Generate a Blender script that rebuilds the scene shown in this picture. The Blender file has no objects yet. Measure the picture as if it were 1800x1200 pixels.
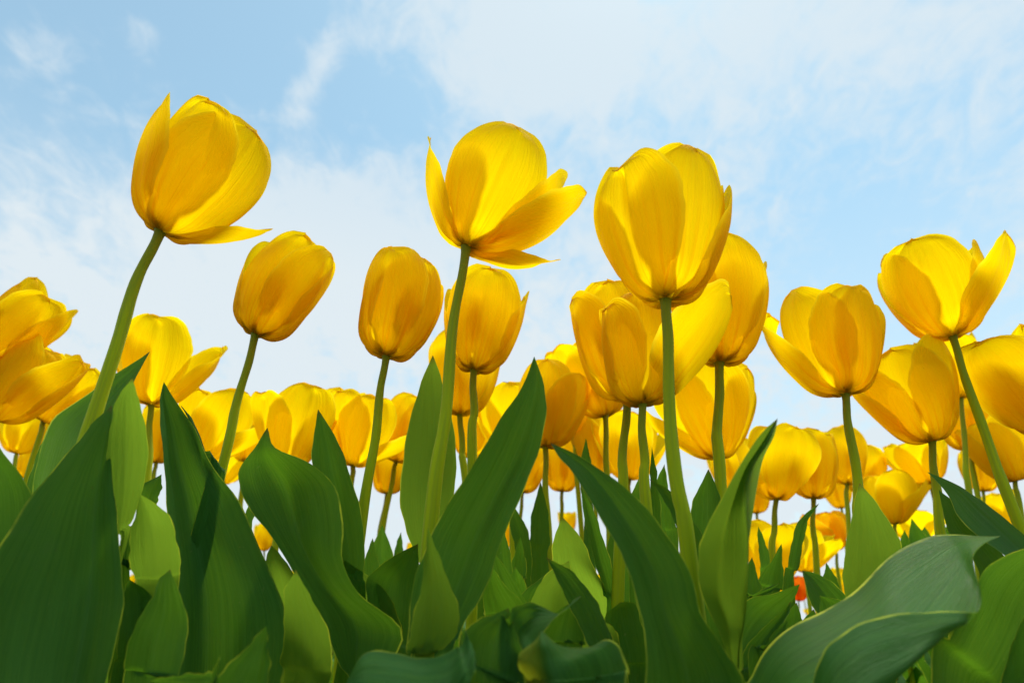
import bpy, math, random
import numpy as np
from mathutils import Vector

# ------------------------------------------------------------------ camera, sky, sun, exposure
C = bpy.context.scene.collection
SC = bpy.context.scene
F_PX, PITCH, CAM_Z = 1050.0, math.radians(25.5), 0.22
CP, SP = math.cos(PITCH), math.sin(PITCH)
cam = bpy.data.cameras.new('camera')
cam.sensor_width = 36.0; cam.lens = F_PX / 1800 * 36
cam.clip_start = 0.005; cam.clip_end = 3000
cam.dof.use_dof = True; cam.dof.focus_distance = 0.34; cam.dof.aperture_fstop = 11
camo = bpy.data.objects.new('camera', cam); C.objects.link(camo)
camo.location = (0, 0, CAM_Z); camo.rotation_euler = (math.pi / 2 + PITCH, 0, 0)
SC.camera = camo
SC.view_settings.view_transform = 'Standard'; SC.view_settings.look = 'None'
SC.view_settings.exposure = 0.86; SC.view_settings.gamma = 1.0
SC.cycles.max_bounces = 14; SC.cycles.transmission_bounces = 10; SC.cycles.diffuse_bounces = 8

SUN_EL, SUN_AZ = math.radians(70), math.radians(30)     # azimuth from the view direction (+Y) towards +X
SUN_STRENGTH, SUN_ANGLE = 3.0, math.radians(26)
SKY_STRENGTH = 0.1

def cam_dir(px, py):
    v = (600 - py) / F_PX
    d = Vector(((px - 900) / F_PX, CP - v * SP, SP + v * CP)); d.normalize(); return d

def build_world():
    w = bpy.data.worlds.new('World'); SC.world = w; w.use_nodes = True
    nt = w.node_tree; N = nt.nodes; Lk = nt.links
    for n in list(N): N.remove(n)
    def node(t, **kw):
        n = N.new(t)
        for k, v in kw.items(): setattr(n, k, v)
        return n
    def setin(n, i, v):
        if hasattr(v, 'is_linked') or hasattr(v, 'links'): Lk.new(v, n.inputs[i])
        else: n.inputs[i].default_value = v
    def M(op, a, b=0.0, clamp=False):
        n = node('ShaderNodeMath', operation=op, use_clamp=clamp); setin(n, 0, a); setin(n, 1, b); return n.outputs[0]
    def VM(op, a, b):
        n = node('ShaderNodeVectorMath', operation=op); setin(n, 0, a); setin(n, 1, b); return n
    sky = node('ShaderNodeTexSky', sky_type='NISHITA'); sky.sun_disc = False
    sky.sun_elevation = SUN_EL; sky.sun_rotation = SUN_AZ
    sky.air_density = 1.0; sky.dust_density = 0.4; sky.ozone_density = 1.5
    tc = node('ShaderNodeTexCoord'); d = tc.outputs['Generated']
    sep = node('ShaderNodeSeparateXYZ'); Lk.new(d, sep.inputs[0])
    zz = M('ADD', M('MAXIMUM', sep.outputs[2], 0.0), 0.42)
    comb = node('ShaderNodeCombineXYZ'); Lk.new(M('DIVIDE', sep.outputs[0], zz), comb.inputs[0]); Lk.new(M('DIVIDE', sep.outputs[1], zz), comb.inputs[1])
    mp = node('ShaderNodeMapping'); Lk.new(comb.outputs[0], mp.inputs[0]); mp.inputs['Rotation'].default_value = (0, 0, math.radians(-28)); mp.inputs['Scale'].default_value = (2.0, 1.5, 1); mp.inputs['Location'].default_value = (2.3, 0.4, 0)
    def noise(vec, scale, detail, rough, dist=0.0):
        n = node('ShaderNodeTexNoise'); Lk.new(vec, n.inputs['Vector']); n.inputs['Scale'].default_value = scale
        n.inputs['Detail'].default_value = detail; n.inputs['Roughness'].default_value = rough; n.inputs['Distortion'].default_value = dist
        return n.outputs['Fac']
    n1 = noise(mp.outputs[0], 2.6, 10, 0.58, 0.6)
    n2 = noise(mp.outputs[0], 8.5, 9, 0.62, 1.0)
    n3 = noise(d, 1.6, 4, 0.5, 0.2)
    n4 = noise(mp.outputs[0], 21.0, 6, 0.6, 0.6)
    cl = M('ADD', M('ADD', M('MULTIPLY', n1, 0.80), M('MULTIPLY', n2, 0.62)), M('ADD', M('MULTIPLY', n3, 0.30), M('MULTIPLY', n4, 0.26)))
    blobs = CLOUD_BLOBS
    bias = None
    for (px, py, k, a) in blobs:
        dt = VM('DOT_PRODUCT', d, tuple(cam_dir(px, py)))
        g = M('MULTIPLY', M('EXPONENT', M('MULTIPLY', M('SUBTRACT', dt.outputs['Value'], 1.0), k)), a)
        bias = g if bias is None else M('ADD', bias, g)
    tot = M('ADD', cl, bias)
    mr = node('ShaderNodeMapRange', interpolation_type='SMOOTHSTEP'); Lk.new(tot, mr.inputs[0])
    mr.inputs[1].default_value = 0.80; mr.inputs[2].default_value = 1.26; mr.inputs[3].default_value = 0.24; mr.inputs[4].default_value = 0.86
    # veil of thin cloud thickens towards the horizon
    hz = node('ShaderNodeMapRange'); Lk.new(sep.outputs[2], hz.inputs[0]); hz.inputs[1].default_value = 0.0; hz.inputs[2].default_value = 0.62; hz.inputs[3].default_value = 0.75; hz.inputs[4].default_value = 0.0
    mask = M('ADD', mr.outputs[0], hz.outputs[0], True)
    skc = node('ShaderNodeMix', data_type='RGBA', blend_type='MULTIPLY'); skc.inputs[0].default_value = 1.0
    Lk.new(sky.outputs[0], skc.inputs[6]); skc.inputs[7].default_value = SKY_TINT
    mx = node('ShaderNodeMix', data_type='RGBA'); Lk.new(mask, mx.inputs[0]); Lk.new(skc.outputs[2], mx.inputs[6])
    mx.inputs[7].default_value = CLOUD_COL
    # added glow around the sun, above the picture, to brighten the petals
    sdir = (math.cos(SUN_EL) * math.sin(SUN_AZ), math.cos(SUN_EL) * math.cos(SUN_AZ), math.sin(SUN_EL))
    ds = VM('DOT_PRODUCT', d, sdir)
    aur = M('ADD', M('MULTIPLY', M('EXPONENT', M('MULTIPLY', M('SUBTRACT', ds.outputs['Value'], 1.0), 70.0)), AUREOLE), 1.0)
    gl = node('ShaderNodeVectorMath', operation='SCALE'); Lk.new(mx.outputs[2], gl.inputs[0]); Lk.new(aur, gl.inputs['Scale'])
    bg = node('ShaderNodeBackground'); Lk.new(gl.outputs[0], bg.inputs[0]); bg.inputs[1].default_value = SKY_STRENGTH
    out = node('ShaderNodeOutputWorld'); Lk.new(bg.outputs[0], out.inputs[0])
SKY_TINT = (0.93, 1.28, 1.08, 1.0)
CLOUD_COL = (4.15, 4.65, 4.95, 1.0)
# (pixel x, pixel y, sharpness, amount) of clear and cloudy parts of the sky, as directions
CLOUD_BLOBS = [(400, 60, 80, -0.36), (670, 190, 160, -0.28), (40, 330, 25, -0.06), (1250, 110, 30, 0.12), (1600, 320, 40, -0.14), (330, 330, 40, 0.16), (640, 480, 30, 0.12), (100, 560, 25, 0.12),
               (582, 70, 3500, 0.26), (566, 112, 3500, 0.30), (540, 152, 3500, 0.30), (514, 188, 2500, 0.26), (655, 70, 5000, 0.2), (58, 95, 1500, 0.22), (250, 62, 2200, 0.24), (60, 20, 60, -0.22), (860, 45, 1200, 0.2), (1040, 55, 1500, 0.2), (870, 130, 200, 0.22), (1050, 60, 200, 0.2), (620, 380, 60, 0.2), (1640, 60, 60, 0.12), (1480, 480, 60, -0.08)]
AUREOLE = 0.5
build_world()

sl = bpy.data.lights.new('sun', 'SUN'); sl.energy = SUN_STRENGTH; sl.angle = SUN_ANGLE; sl.color = (1.0, 0.955, 0.88)
so = bpy.data.objects.new('sun', sl); C.objects.link(so)
sd = Vector((math.cos(SUN_EL) * math.sin(SUN_AZ), math.cos(SUN_EL) * math.cos(SUN_AZ), math.sin(SUN_EL)))
so.rotation_euler = (-sd).to_track_quat('-Z', 'Y').to_euler()

# ------------------------------------------------------------------ helpers
def at(px, py, Y):
    """the point at world distance Y ahead that is seen in the direction of a pixel of the photograph"""
    v = (600 - py) / F_PX
    d = Y / (CP - v * SP)
    return np.array((d * (px - 900) / F_PX, Y, CAM_Z + d * (SP + v * CP)))

def catmull(P, n):
    """P: (k, ...) control points -> n samples along a Catmull-Rom curve through them (chordal end tangents)"""
    P = np.asarray(P, float); k = len(P)
    if k == 2:
        t = np.linspace(0, 1, n).reshape((-1,) + (1,) * (P.ndim - 1)); return P[0] * (1 - t) + P[1] * t
    ext = np.concatenate([[2 * P[0] - P[1]], P, [2 * P[-1] - P[-2]]])
    out = []
    for q in np.linspace(0, k - 1, n):
        i = min(int(q), k - 2); t = q - i
        a, b, c, d = ext[i], ext[i + 1], ext[i + 2], ext[i + 3]
        out.append(0.5 * (2 * b + (c - a) * t + (2 * a - 5 * b + 4 * c - d) * t * t + (3 * b - a - 3 * c + d) * t ** 3))
    return np.array(out)

def mesh_obj(name, verts, faces, uvs, mat, parent=None, origin=None):
    me = bpy.data.meshes.new(name)
    v = np.asarray(verts, float)
    if origin is not None: v = v - np.asarray(origin)
    me.from_pydata(v.tolist(), [], faces); me.update()
    if uvs is not None:
        uvl = me.uv_layers.new(name='UVMap')
        idx = np.empty(len(me.loops), int); me.loops.foreach_get('vertex_index', idx)
        uvl.data.foreach_set('uv', np.asarray(uvs, np.float32)[idx].ravel())
    me.polygons.foreach_set('use_smooth', [True] * len(me.polygons))
    me.materials.append(mat)
    o = bpy.data.objects.new(name, me); C.objects.link(o)
    if parent is not None: o.parent = parent
    return o

def grid_faces(nv, nu, off=0):
    return [(off + j * nu + i, off + j * nu + i + 1, off + (j + 1) * nu + i + 1, off + (j + 1) * nu + i) for j in range(nv - 1) for i in range(nu - 1)]

def grid_uv(nv, nu):
    return [(i / (nu - 1), j / (nv - 1)) for j in range(nv) for i in range(nu)]

def smooth(x): x = np.clip(x, 0, 1); return x * x * (3 - 2 * x)

# ------------------------------------------------------------------ materials
class MatB:
    def __init__(s, name):
        s.m = bpy.data.materials.new(name); s.m.use_nodes = True; s.nt = s.m.node_tree
        for n in list(s.nt.nodes): s.nt.nodes.remove(n)
    def n(s, t, **kw):
        x = s.nt.nodes.new(t)
        for k, v in kw.items(): setattr(x, k, v)
        return x
    def put(s, n, i, v):
        if isinstance(v, bpy.types.NodeSocket): s.nt.links.new(v, n.inputs[i])
        else: n.inputs[i].default_value = v
    def math(s, op, a, b=0.0, clamp=False):
        x = s.n('ShaderNodeMath', operation=op, use_clamp=clamp); s.put(x, 0, a); s.put(x, 1, b); return x.outputs[0]
    def mix(s, f, a, b, mode='MIX'):
        x = s.n('ShaderNodeMix', data_type='RGBA', blend_type=mode); s.put(x, 0, f); s.put(x, 6, a); s.put(x, 7, b); return x.outputs[2]
    def rng(s, v, a, b, c, d, it='SMOOTHSTEP'):
        x = s.n('ShaderNodeMapRange', interpolation_type=it); s.put(x, 0, v)
        for i, q in enumerate((a, b, c, d)): s.put(x, i + 1, q)
        return x.outputs[0]
    def noise(s, vec, scale, detail=3, rough=0.5, dist=0.0):
        x = s.n('ShaderNodeTexNoise'); s.put(x, 'Vector', vec); x.inputs['Scale'].default_value = scale
        x.inputs['Detail'].default_value = detail; x.inputs['Roughness'].default_value = rough; x.inputs['Distortion'].default_value = dist
        return x.outputs['Fac']
    def uv(s):
        t = s.n('ShaderNodeTexCoord'); sp = s.n('ShaderNodeSeparateXYZ'); s.nt.links.new(t.outputs['UV'], sp.inputs[0])
        return t, sp.outputs[0], sp.outputs[1]
    def vec(s, a, b, c=0.0):
        x = s.n('ShaderNodeCombineXYZ'); s.put(x, 0, a); s.put(x, 1, b); s.put(x, 2, c); return x.outputs[0]
    def bump(s, h, strength, dist):
        x = s.n('ShaderNodeBump'); s.put(x, 'Height', h); x.inputs['Strength'].default_value = strength; x.inputs['Distance'].default_value = dist; return x.outputs[0]
    def out(s, sh):
        o = s.n('ShaderNodeOutputMaterial'); s.nt.links.new(sh, o.inputs[0]); return s.m

def thin_shader(b, dif, trans, fac, rough, spec, nrm):
    p = b.n('ShaderNodeBsdfPrincipled'); b.put(p, 'Base Color', dif); b.put(p, 'Roughness', rough); b.put(p, 'Specular IOR Level', spec); b.put(p, 'Normal', nrm)
    t = b.n('ShaderNodeBsdfTranslucent'); b.put(t, 'Color', trans); b.put(t, 'Normal', nrm)
    m = b.n('ShaderNodeMixShader'); b.put(m, 0, fac); b.nt.links.new(p.outputs[0], m.inputs[1]); b.nt.links.new(t.outputs[0], m.inputs[2])
    return m.outputs[0]

def petal_material(name, dif, dif2, trans, trans2):
    b = MatB(name); t, u, v = b.uv()
    oi = b.n('ShaderNodeObjectInfo').outputs['Random']
    ru = b.math('MULTIPLY', oi, 37.0)
    veins = b.noise(b.vec(b.math('MULTIPLY', u, 34.0), b.math('MULTIPLY', v, 1.6), ru), 1.0, 4, 0.6, 0.3)
    fine = b.noise(b.vec(b.math('MULTIPLY', u, 130.0), b.math('MULTIPLY', v, 5.0), ru), 1.0, 2, 0.5)
    blot = b.noise(b.vec(b.math('MULTIPLY', u, 3.0), b.math('MULTIPLY', v, 3.0), ru), 1.0, 3, 0.5)
    vv = b.rng(veins, 0.36, 0.66, 0.0, 1.0)
    f = b.math('ADD', b.math('MULTIPLY', vv, 0.45), b.math('MULTIPLY', b.rng(blot, 0.3, 0.7, 0, 1), 0.55), True)
    d = b.mix(f, dif, dif2); tr = b.mix(f, trans, trans2)
    basef = b.rng(v, 0.01, 0.13, 0.75, 0.0)                       # olive claw, deepened with painted-in shade of overlapping petals
    d = b.mix(basef, d, (0.36, 0.27, 0.012, 1)); tr = b.mix(basef, tr, (0.34, 0.24, 0.008, 1))
    # midrib: slightly more orange line
    mid = b.rng(b.math('ABSOLUTE', b.math('SUBTRACT', u, 0.5)), 0.0, 0.035, 0.35, 0.0)
    mid = b.math('MULTIPLY', mid, b.rng(v, 0.25, 0.95, 1.0, 0.0))
    tr = b.mix(mid, tr, (0.80, 0.50, 0.0, 1)); d = b.mix(mid, d, (0.78, 0.50, 0.004, 1))
    # amber streaks running up from the claw
    stk = b.math('MULTIPLY', b.rng(b.noise(b.vec(b.math('MULTIPLY', u, 22.0), b.math('MULTIPLY', v, 0.8), ru), 1.0, 2, 0.5), 0.5, 0.64, 0.0, 0.7), b.rng(v, 0.08, 0.72, 1.0, 0.0))
    tr = b.mix(stk, tr, (0.93, 0.52, 0.001, 1)); d = b.mix(stk, d, (0.84, 0.46, 0.003, 1))
    ed = b.rng(b.math('ABSOLUTE', b.math('SUBTRACT', u, 0.5)), 0.44, 0.5, 0.0, 0.6)  # glow of the thin petal edges painted in as lighter yellow
    d = b.mix(ed, d, (0.93, 0.80, 0.03, 1)); tr = b.mix(ed, tr, (0.99, 0.88, 0.02, 1))
    # faint specks and bruises on the skin
    spk = b.noise(t.outputs['Object'], 900.0, 1, 0.5)
    sp = b.math('MULTIPLY', b.rng(spk, 0.70, 0.76, 0.0, 0.6), b.rng(blot, 0.46, 0.56, 0, 1))
    d = b.mix(sp, d, (0.4, 0.22, 0.01, 1))
    h = b.math('ADD', b.math('MULTIPLY', veins, 0.7), b.math('MULTIPLY', fine, 0.3))
    return b.out(thin_shader(b, d, tr, 0.64, 0.65, 0.05, b.bump(h, 0.55, 0.002)))

def leaf_material(name='tulip_leaf_skin', yellow=0.0, thin=0.0):
    b = MatB(name); t, u, v = b.uv()
    oi = b.n('ShaderNodeObjectInfo').outputs['Random']; ru = b.math('MULTIPLY', oi, 53.0)
    wob = b.math('MULTIPLY', b.noise(b.vec(b.math('MULTIPLY', u, 2.0), b.math('MULTIPLY', v, 4.0), ru), 1.0, 2, 0.5), 0.05)
    veins = b.noise(b.vec(b.math('MULTIPLY', b.math('ADD', u, wob), 58.0), b.math('MULTIPLY', v, 2.6), ru), 1.0, 6, 0.72, 0.25)
    fine = b.noise(b.vec(b.math('MULTIPLY', u, 190.0), b.math('MULTIPLY', v, 5.0), ru), 1.0, 2, 0.5)
    blot = b.noise(b.vec(b.math('MULTIPLY', u, 2.2), b.math('MULTIPLY', v, 3.2), ru), 1.0, 4, 0.55)
    vv = b.rng(veins, 0.34, 0.66, 0.0, 1.0)
    broad = b.noise(b.vec(b.math('MULTIPLY', u, 9.0), b.math('MULTIPLY', v, 0.9), ru), 1.0, 3, 0.6)
    d = b.mix(vv, (0.018, 0.088, 0.009, 1), (0.038, 0.146, 0.017, 1))
    d = b.mix(b.rng(broad, 0.40, 0.66, 0.0, 0.6), d, (0.048, 0.175, 0.022, 1))
    d = b.mix(b.rng(blot, 0.38, 0.68, 0.0, 0.6), d, (0.042, 0.158, 0.042, 1))         # glaucous bloom
    d = b.mix(b.math('MULTIPLY', oi, 0.5), d, (0.052, 0.150, 0.010, 1))
    tr = b.mix(vv, (0.12, 0.31, 0.010, 1), (0.17, 0.39, 0.016, 1))
    if thin:                                                      # a leaf lit through: the light painted in as paler pigment
        d = b.mix(thin, d, (0.075, 0.190, 0.018, 1)); tr = b.mix(thin, tr, (0.30, 0.50, 0.03, 1))
    if yellow:                                                    # a leaf yellowing along one edge, its lit side painted brighter
        yf = b.math('MULTIPLY', b.rng(b.math('ADD', u, b.math('MULTIPLY', blot, 0.25)), 0.32, 0.62, 1.0, 0.0), yellow)
        d = b.mix(yf, d, (0.20, 0.26, 0.02, 1)); tr = b.mix(yf, tr, (0.50, 0.55, 0.02, 1))
    e = b.math('MULTIPLY', b.math('ABSOLUTE', b.math('SUBTRACT', u, 0.5)), 2.0)
    dustm = b.noise(t.outputs['Object'], 120.0, 3, 0.5)
    em = b.rng(b.math('ADD', e, b.math('MULTIPLY', b.math('SUBTRACT', dustm, 0.5), 0.03)), 0.962, 0.984, 0.0, 0.85)
    em = b.math('MULTIPLY', em, b.rng(b.noise(t.outputs['Object'], 45.0, 3, 0.6), 0.38, 0.62, 0.10, 1.0))                                                # pale yellow-green margin, its sunlit glow painted in
    d = b.mix(em, d, (0.60, 0.68, 0.05, 1)); tr = b.mix(em, tr, (0.85, 0.90, 0.05, 1))
    tip = b.rng(v, 0.0, 0.05, 0.8, 0.0)
    tip = b.math('MULTIPLY', tip, b.rng(oi, 0.35, 0.6, 0.0, 1.0))
    d = b.mix(tip, d, (0.17, 0.12, 0.03, 1)); tr = b.mix(tip, tr, (0.15, 0.11, 0.02, 1))
    mid = b.rng(b.math('ABSOLUTE', b.math('SUBTRACT', u, 0.5)), 0.0, 0.03, 0.25, 0.0)
    d = b.mix(mid, d, (0.08, 0.2, 0.06, 1))
    scr = b.noise(t.outputs['Object'], 420.0, 2, 0.5)
    sc = b.math('MULTIPLY', b.rng(scr, 0.72, 0.78, 0.0, 0.55), b.rng(blot, 0.52, 0.6, 0, 1))
    d = b.mix(sc, d, (0.22, 0.25, 0.10, 1))
    dust = b.noise(t.outputs['Object'], 60.0, 7, 0.68, 0.4)
    d = b.mix(b.rng(dust, 0.5, 0.75, 0.0, 0.35), d, (0.062, 0.145, 0.040, 1))
    dirt = b.noise(t.outputs['Object'], 700.0, 3, 0.6)
    d = b.mix(b.math('MULTIPLY', b.rng(dirt, 0.66, 0.72, 0.0, 0.8), b.rng(dust, 0.5, 0.62, 0.0, 1.0)), d, (0.06, 0.045, 0.02, 1))
    h = b.math('ADD', b.math('MULTIPLY', veins, 0.65), b.math('MULTIPLY', fine, 0.35))
    rg = b.rng(blot, 0.3, 0.7, 0.42, 0.58)
    return b.out(thin_shader(b, d, tr, 0.38 + 0.10 * thin, rg, 0.11, b.bump(h, 0.6, 0.0015)))

def stem_material():
    b = MatB('tulip_stem_skin'); t, u, v = b.uv()
    oi = b.n('ShaderNodeObjectInfo').outputs['Random']
    nz = b.noise(b.vec(b.math('MULTIPLY', u, 14.0), b.math('MULTIPLY', v, 5.0), b.math('MULTIPLY', oi, 31.0)), 1.0, 3, 0.5)
    col = b.mix(b.rng(v, 0.0, 0.45, 1.0, 0.0), (0.42, 0.50, 0.003, 1), (0.27, 0.26, 0.004, 1))  # brownish stem top, with shade under the flower painted in
    col = b.mix(b.rng(nz, 0.35, 0.7, 0.0, 0.35), col, (0.16, 0.24, 0.03, 1))
    p = b.n('ShaderNodeBsdfPrincipled'); b.put(p, 'Base Color', col); b.put(p, 'Roughness', 0.6); b.put(p, 'Specular IOR Level', 0.12)
    b.put(p, 'Subsurface Weight', 0.35); b.put(p, 'Subsurface Radius', (0.6, 1.0, 0.1)); b.put(p, 'Subsurface Scale', 0.003)
    b.put(p, 'Normal', b.bump(nz, 0.2, 0.001))
    return b.out(p.outputs[0])

def plain_material(name, col, rough=0.6):
    b = MatB(name); t = b.n('ShaderNodeTexCoord')
    nz = b.noise(t.outputs['Object'], 300.0, 3, 0.5)
    c = b.mix(b.rng(nz, 0.3, 0.7, 0, 1), col, tuple(x * 0.7 for x in col[:3]) + (1,))
    p = b.n('ShaderNodeBsdfPrincipled'); b.put(p, 'Base Color', c); b.put(p, 'Roughness', rough)
    return b.out(p.outputs[0])

def soil_material():
    b = MatB('soil'); t = b.n('ShaderNodeTexCoord'); o = t.outputs['Object']
    n1 = b.noise(o, 14.0, 8, 0.65); n2 = b.noise(o, 130.0, 5, 0.6)
    c = b.mix(b.rng(n1, 0.3, 0.7, 0, 1), (0.045, 0.03, 0.018, 1), (0.12, 0.085, 0.052, 1))
    c = b.mix(b.rng(n2, 0.45, 0.7, 0, 0.6), c, (0.17, 0.125, 0.08, 1))
    p = b.n('ShaderNodeBsdfPrincipled'); b.put(p, 'Base Color', c); b.put(p, 'Roughness', 0.95)
    b.put(p, 'Normal', b.bump(b.math('ADD', n1, n2), 0.9, 0.02))
    return b.out(p.outputs[0])

M_PETAL = petal_material('yellow_petal', (0.92, 0.68, 0.003, 1), (0.90, 0.61, 0.002, 1), (0.99, 0.775, 0.001, 1), (0.985, 0.70, 0.001, 1))
M_ORANGE = petal_material('orange_flushed_petal', (0.90, 0.58, 0.004, 1), (0.86, 0.36, 0.004, 1), (0.97, 0.62, 0.002, 1), (0.95, 0.40, 0.002, 1))
M_RED = petal_material('red_orange_petal', (0.84, 0.30, 0.008, 1), (0.76, 0.10, 0.010, 1), (0.93, 0.32, 0.005, 1), (0.9, 0.12, 0.006, 1))
M_LEAF = leaf_material(); M_LEAF_LIT = leaf_material('lit_leaf_skin', 0.0, 0.75); M_LEAF_Y = leaf_material('yellowing_lit_leaf_skin', 0.9); M_STEM = stem_material()
M_PISTIL = plain_material('pale_green_pistil', (0.42, 0.44, 0.10, 1))
M_SOIL = soil_material()

# ------------------------------------------------------------------ petals and flowers
def petal_grid(rs, L, W, a0, a1, a2, opening, curl, blunt, notch, crease, nu, nv, rscale, cupk, side_curl=0.0, ripple=0.02):
    t = np.linspace(0, 1, nv); v = t + 0.055 * np.sin(2 * np.pi * t) * -1.0        # denser at both ends
    v = np.clip(v, 0, 1)
    m = 160; vv = np.linspace(0, 1, m)
    th = a0 + (a1 - a0) * smooth(vv / 0.34) + (a2 - a1) * np.clip((vv - 0.34) / 0.66, 0, 1) ** 1.25
    th = th - opening * smooth((vv - 0.03) / 0.35) - curl * np.clip((vv - 0.72) / 0.28, 0, 1) ** 1.6
    th = np.radians(th)
    r = np.concatenate([[0], np.cumsum(np.cos((th[1:] + th[:-1]) / 2))]) / (m - 1) + 0.022
    z = np.concatenate([[0], np.cumsum(np.sin((th[1:] + th[:-1]) / 2))]) / (m - 1)
    r = r * rscale
    R_ = np.interp(v, vv, r); Z_ = np.interp(v, vv, z); T_ = np.interp(v, vv, th)
    up = np.clip((v - 0.50) / 0.50, 0, 1)
    w = W * (0.26 + 0.74 * np.sin(np.pi / 2 * np.clip(v / 0.62, 0, 1)) ** 0.85) * np.clip(1 - up ** blunt, 0, 1) ** 0.52
    w = w * (1 + 0.022 * np.sin(23 * v + rs.uniform(0, 6)) * v + 0.014 * np.sin(51 * v + rs.uniform(0, 6)) * v)
    u = np.linspace(-1, 1, nu)
    p1, p2, p3, p4 = [rs.uniform(0, 6.28) for _ in range(4)]
    pts = np.zeros((nv, nu, 3))
    for j in range(nv):
        rho = max(R_[j], 0.17) * cupk
        s = u * w[j]
        ang = np.clip(s / rho, -1.75, 1.75)
        # lateral and inward offsets
        xt = rho * np.sin(ang); inn = rho * (1 - np.cos(ang))
        inn = inn - side_curl * w[j] * np.abs(u) ** 3 * smooth((v[j] - 0.3) / 0.5)
        rid = 0.012 * np.exp(-(u / 0.10) ** 2) * smooth(v[j] / 0.3) * (1 - 0.6 * v[j])      # midrib groove
        cr = crease * np.exp(-((s - 0.05 * W) / (0.045 * W)) ** 2) * smooth((v[j] - 0.45) / 0.4)
        rip = ripple * np.abs(u) ** 2 * (np.sin(7 * v[j] + p1) * (u > 0) + np.sin(6 * v[j] + p2) * (u < 0)) * v[j]
        rip = rip + 0.014 * np.sin(3.2 * u + p3 + 2.2 * v[j]) * v[j] + 0.008 * np.sin(9 * u + p4) * v[j] * v[j]
        flu = 0.012 * np.sin(8.5 * u + p1) * smooth(v[j] / 0.12) * (1 - v[j]) ** 0.7 + 0.004 * np.sin(17 * u + p2) * smooth(v[j] / 0.15) * (1 - v[j])
        wf = min(1.0, 1.6 * w[j] / W)
        off = inn + rid * wf + cr * wf + rip * wf * wf + flu
        tn = np.array((math.cos(T_[j]), math.sin(T_[j]))); nn = np.array((-math.sin(T_[j]), math.cos(T_[j])))
        nt = -notch * np.exp(-((s - 0.05 * W) / (0.24 * W)) ** 2) * up[j] ** 2 + (0.016 * np.sin(5 * u + p3) + 0.009 * np.sin(13 * u + p4)) * up[j] ** 2
        pts[j, :, 0] = R_[j] + nn[0] * off + tn[0] * nt
        pts[j, :, 1] = xt
        pts[j, :, 2] = Z_[j] + nn[1] * off + tn[1] * nt
    return pts * L

def make_flower(root, origin, base, axis, L, roll, seed, opts, mat, res):
    """a flower head: a pistil in the receptacle with six petals around it"""
    rs = random.Random(seed)
    A = np.array(axis) / np.linalg.norm(axis)
    tocam = np.array((0, 0, CAM_Z)) - base; e1 = tocam - A * np.dot(tocam, A); e1 /= np.linalg.norm(e1)
    e2 = np.cross(e1, A); e2 = -e2 if e2[0] < 0 else e2
    # pistil
    n = 10; prof = [(0.0, 0.002), (0.022, 0.004), (0.03, 0.016), (0.035, 0.03), (0.038, 0.05), (0.042, 0.20), (0.05, 0.27), (0.06, 0.30), (0.0, 0.31)]
    V, Fc = [], []
    for (r, z) in prof:
        for i in range(n):
            a = 2 * math.pi * i / n
            V.append(base + L * (A * z + (e1 * math.cos(a) + e2 * math.sin(a)) * r))
    for j in range(len(prof) - 1):
        for i in range(n): Fc.append((j * n + i, j * n + (i + 1) % n, (j + 1) * n + (i + 1) % n, (j + 1) * n + i))
    fl = mesh_obj('flower', V, Fc, None, M_PISTIL, root, origin)
    nu, nv = res
    op = opts.get('open', 0)
    for k in range(6):
        inner = k % 2 == 1
        o = opts.get(k, {})
        phi = math.radians(roll + 60 * k + o.get('dphi', rs.uniform(-7, 7)))
        opening = o.get('open', op + rs.uniform(-5, 6) + (0 if not inner else -2))
        g = petal_grid(rs, L * o.get('L', rs.uniform(0.93, 1.06)), o.get('W', opts.get('W', 0.375) + rs.uniform(-0.02, 0.02)) ,
                       opts.get('a0', 6), opts.get('a1', 70) + 1.5, min(opts.get('a2', 104), 104), opening, o.get('curl', rs.uniform(-6, 14)),
                       o.get('blunt', rs.uniform(2.4, 3.5)), o.get('notch', rs.choice((0, 0.02, 0.04, 0.07))), o.get('crease', rs.uniform(0, 0.012)),
                       nu, nv, 0.93 if inner else 1.0, o.get('cup', 1.08 if not inner else 1.0), o.get('side', rs.uniform(-0.02, 0.10)), o.get('rip', 0.022))
        c, s = math.cos(phi), math.sin(phi)
        er = e1 * c + e2 * s; et = -e1 * s + e2 * c
        P = base + g[..., 0:1] * er + g[..., 1:2] * et + g[..., 2:3] * A
        mesh_obj('petal', P.reshape(-1, 3), grid_faces(nv, nu), grid_uv(nv, nu), mat, fl, origin)
    return fl

def make_stem(root, origin, pts, r_top, r_bot):
    path = catmull(pts, 44); n = 14; ph = float(origin[0] * 977 % 6.28)
    V, UV, Fc = [], [], []
    ref = np.array((0, 1.0, 0))
    for j, p in enumerate(path):
        t = path[min(j + 1, len(path) - 1)] - path[max(j - 1, 0)]; t /= np.linalg.norm(t)
        a = np.cross(t, ref); a /= np.linalg.norm(a); b = np.cross(t, a)
        f = j / (len(path) - 1); r = r_top + (r_bot - r_top) * f
        r *= 1 + 0.45 * math.exp(-f * 70) + 0.035 * math.sin(f * 23 + ph) + 0.02 * math.sin(f * 61 + ph)
        p = p + np.array((0.0007 * math.sin(f * 17 + ph), 0, 0)) * min(1, f * 8)
        for i in range(n + 1):
            q = 2 * math.pi * i / n
            V.append(p + r * (a * math.cos(q) + b * math.sin(q))); UV.append((i / n, f))
    return mesh_obj('stem', V, grid_faces(len(path), n + 1), UV, M_STEM, root, origin)

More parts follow.
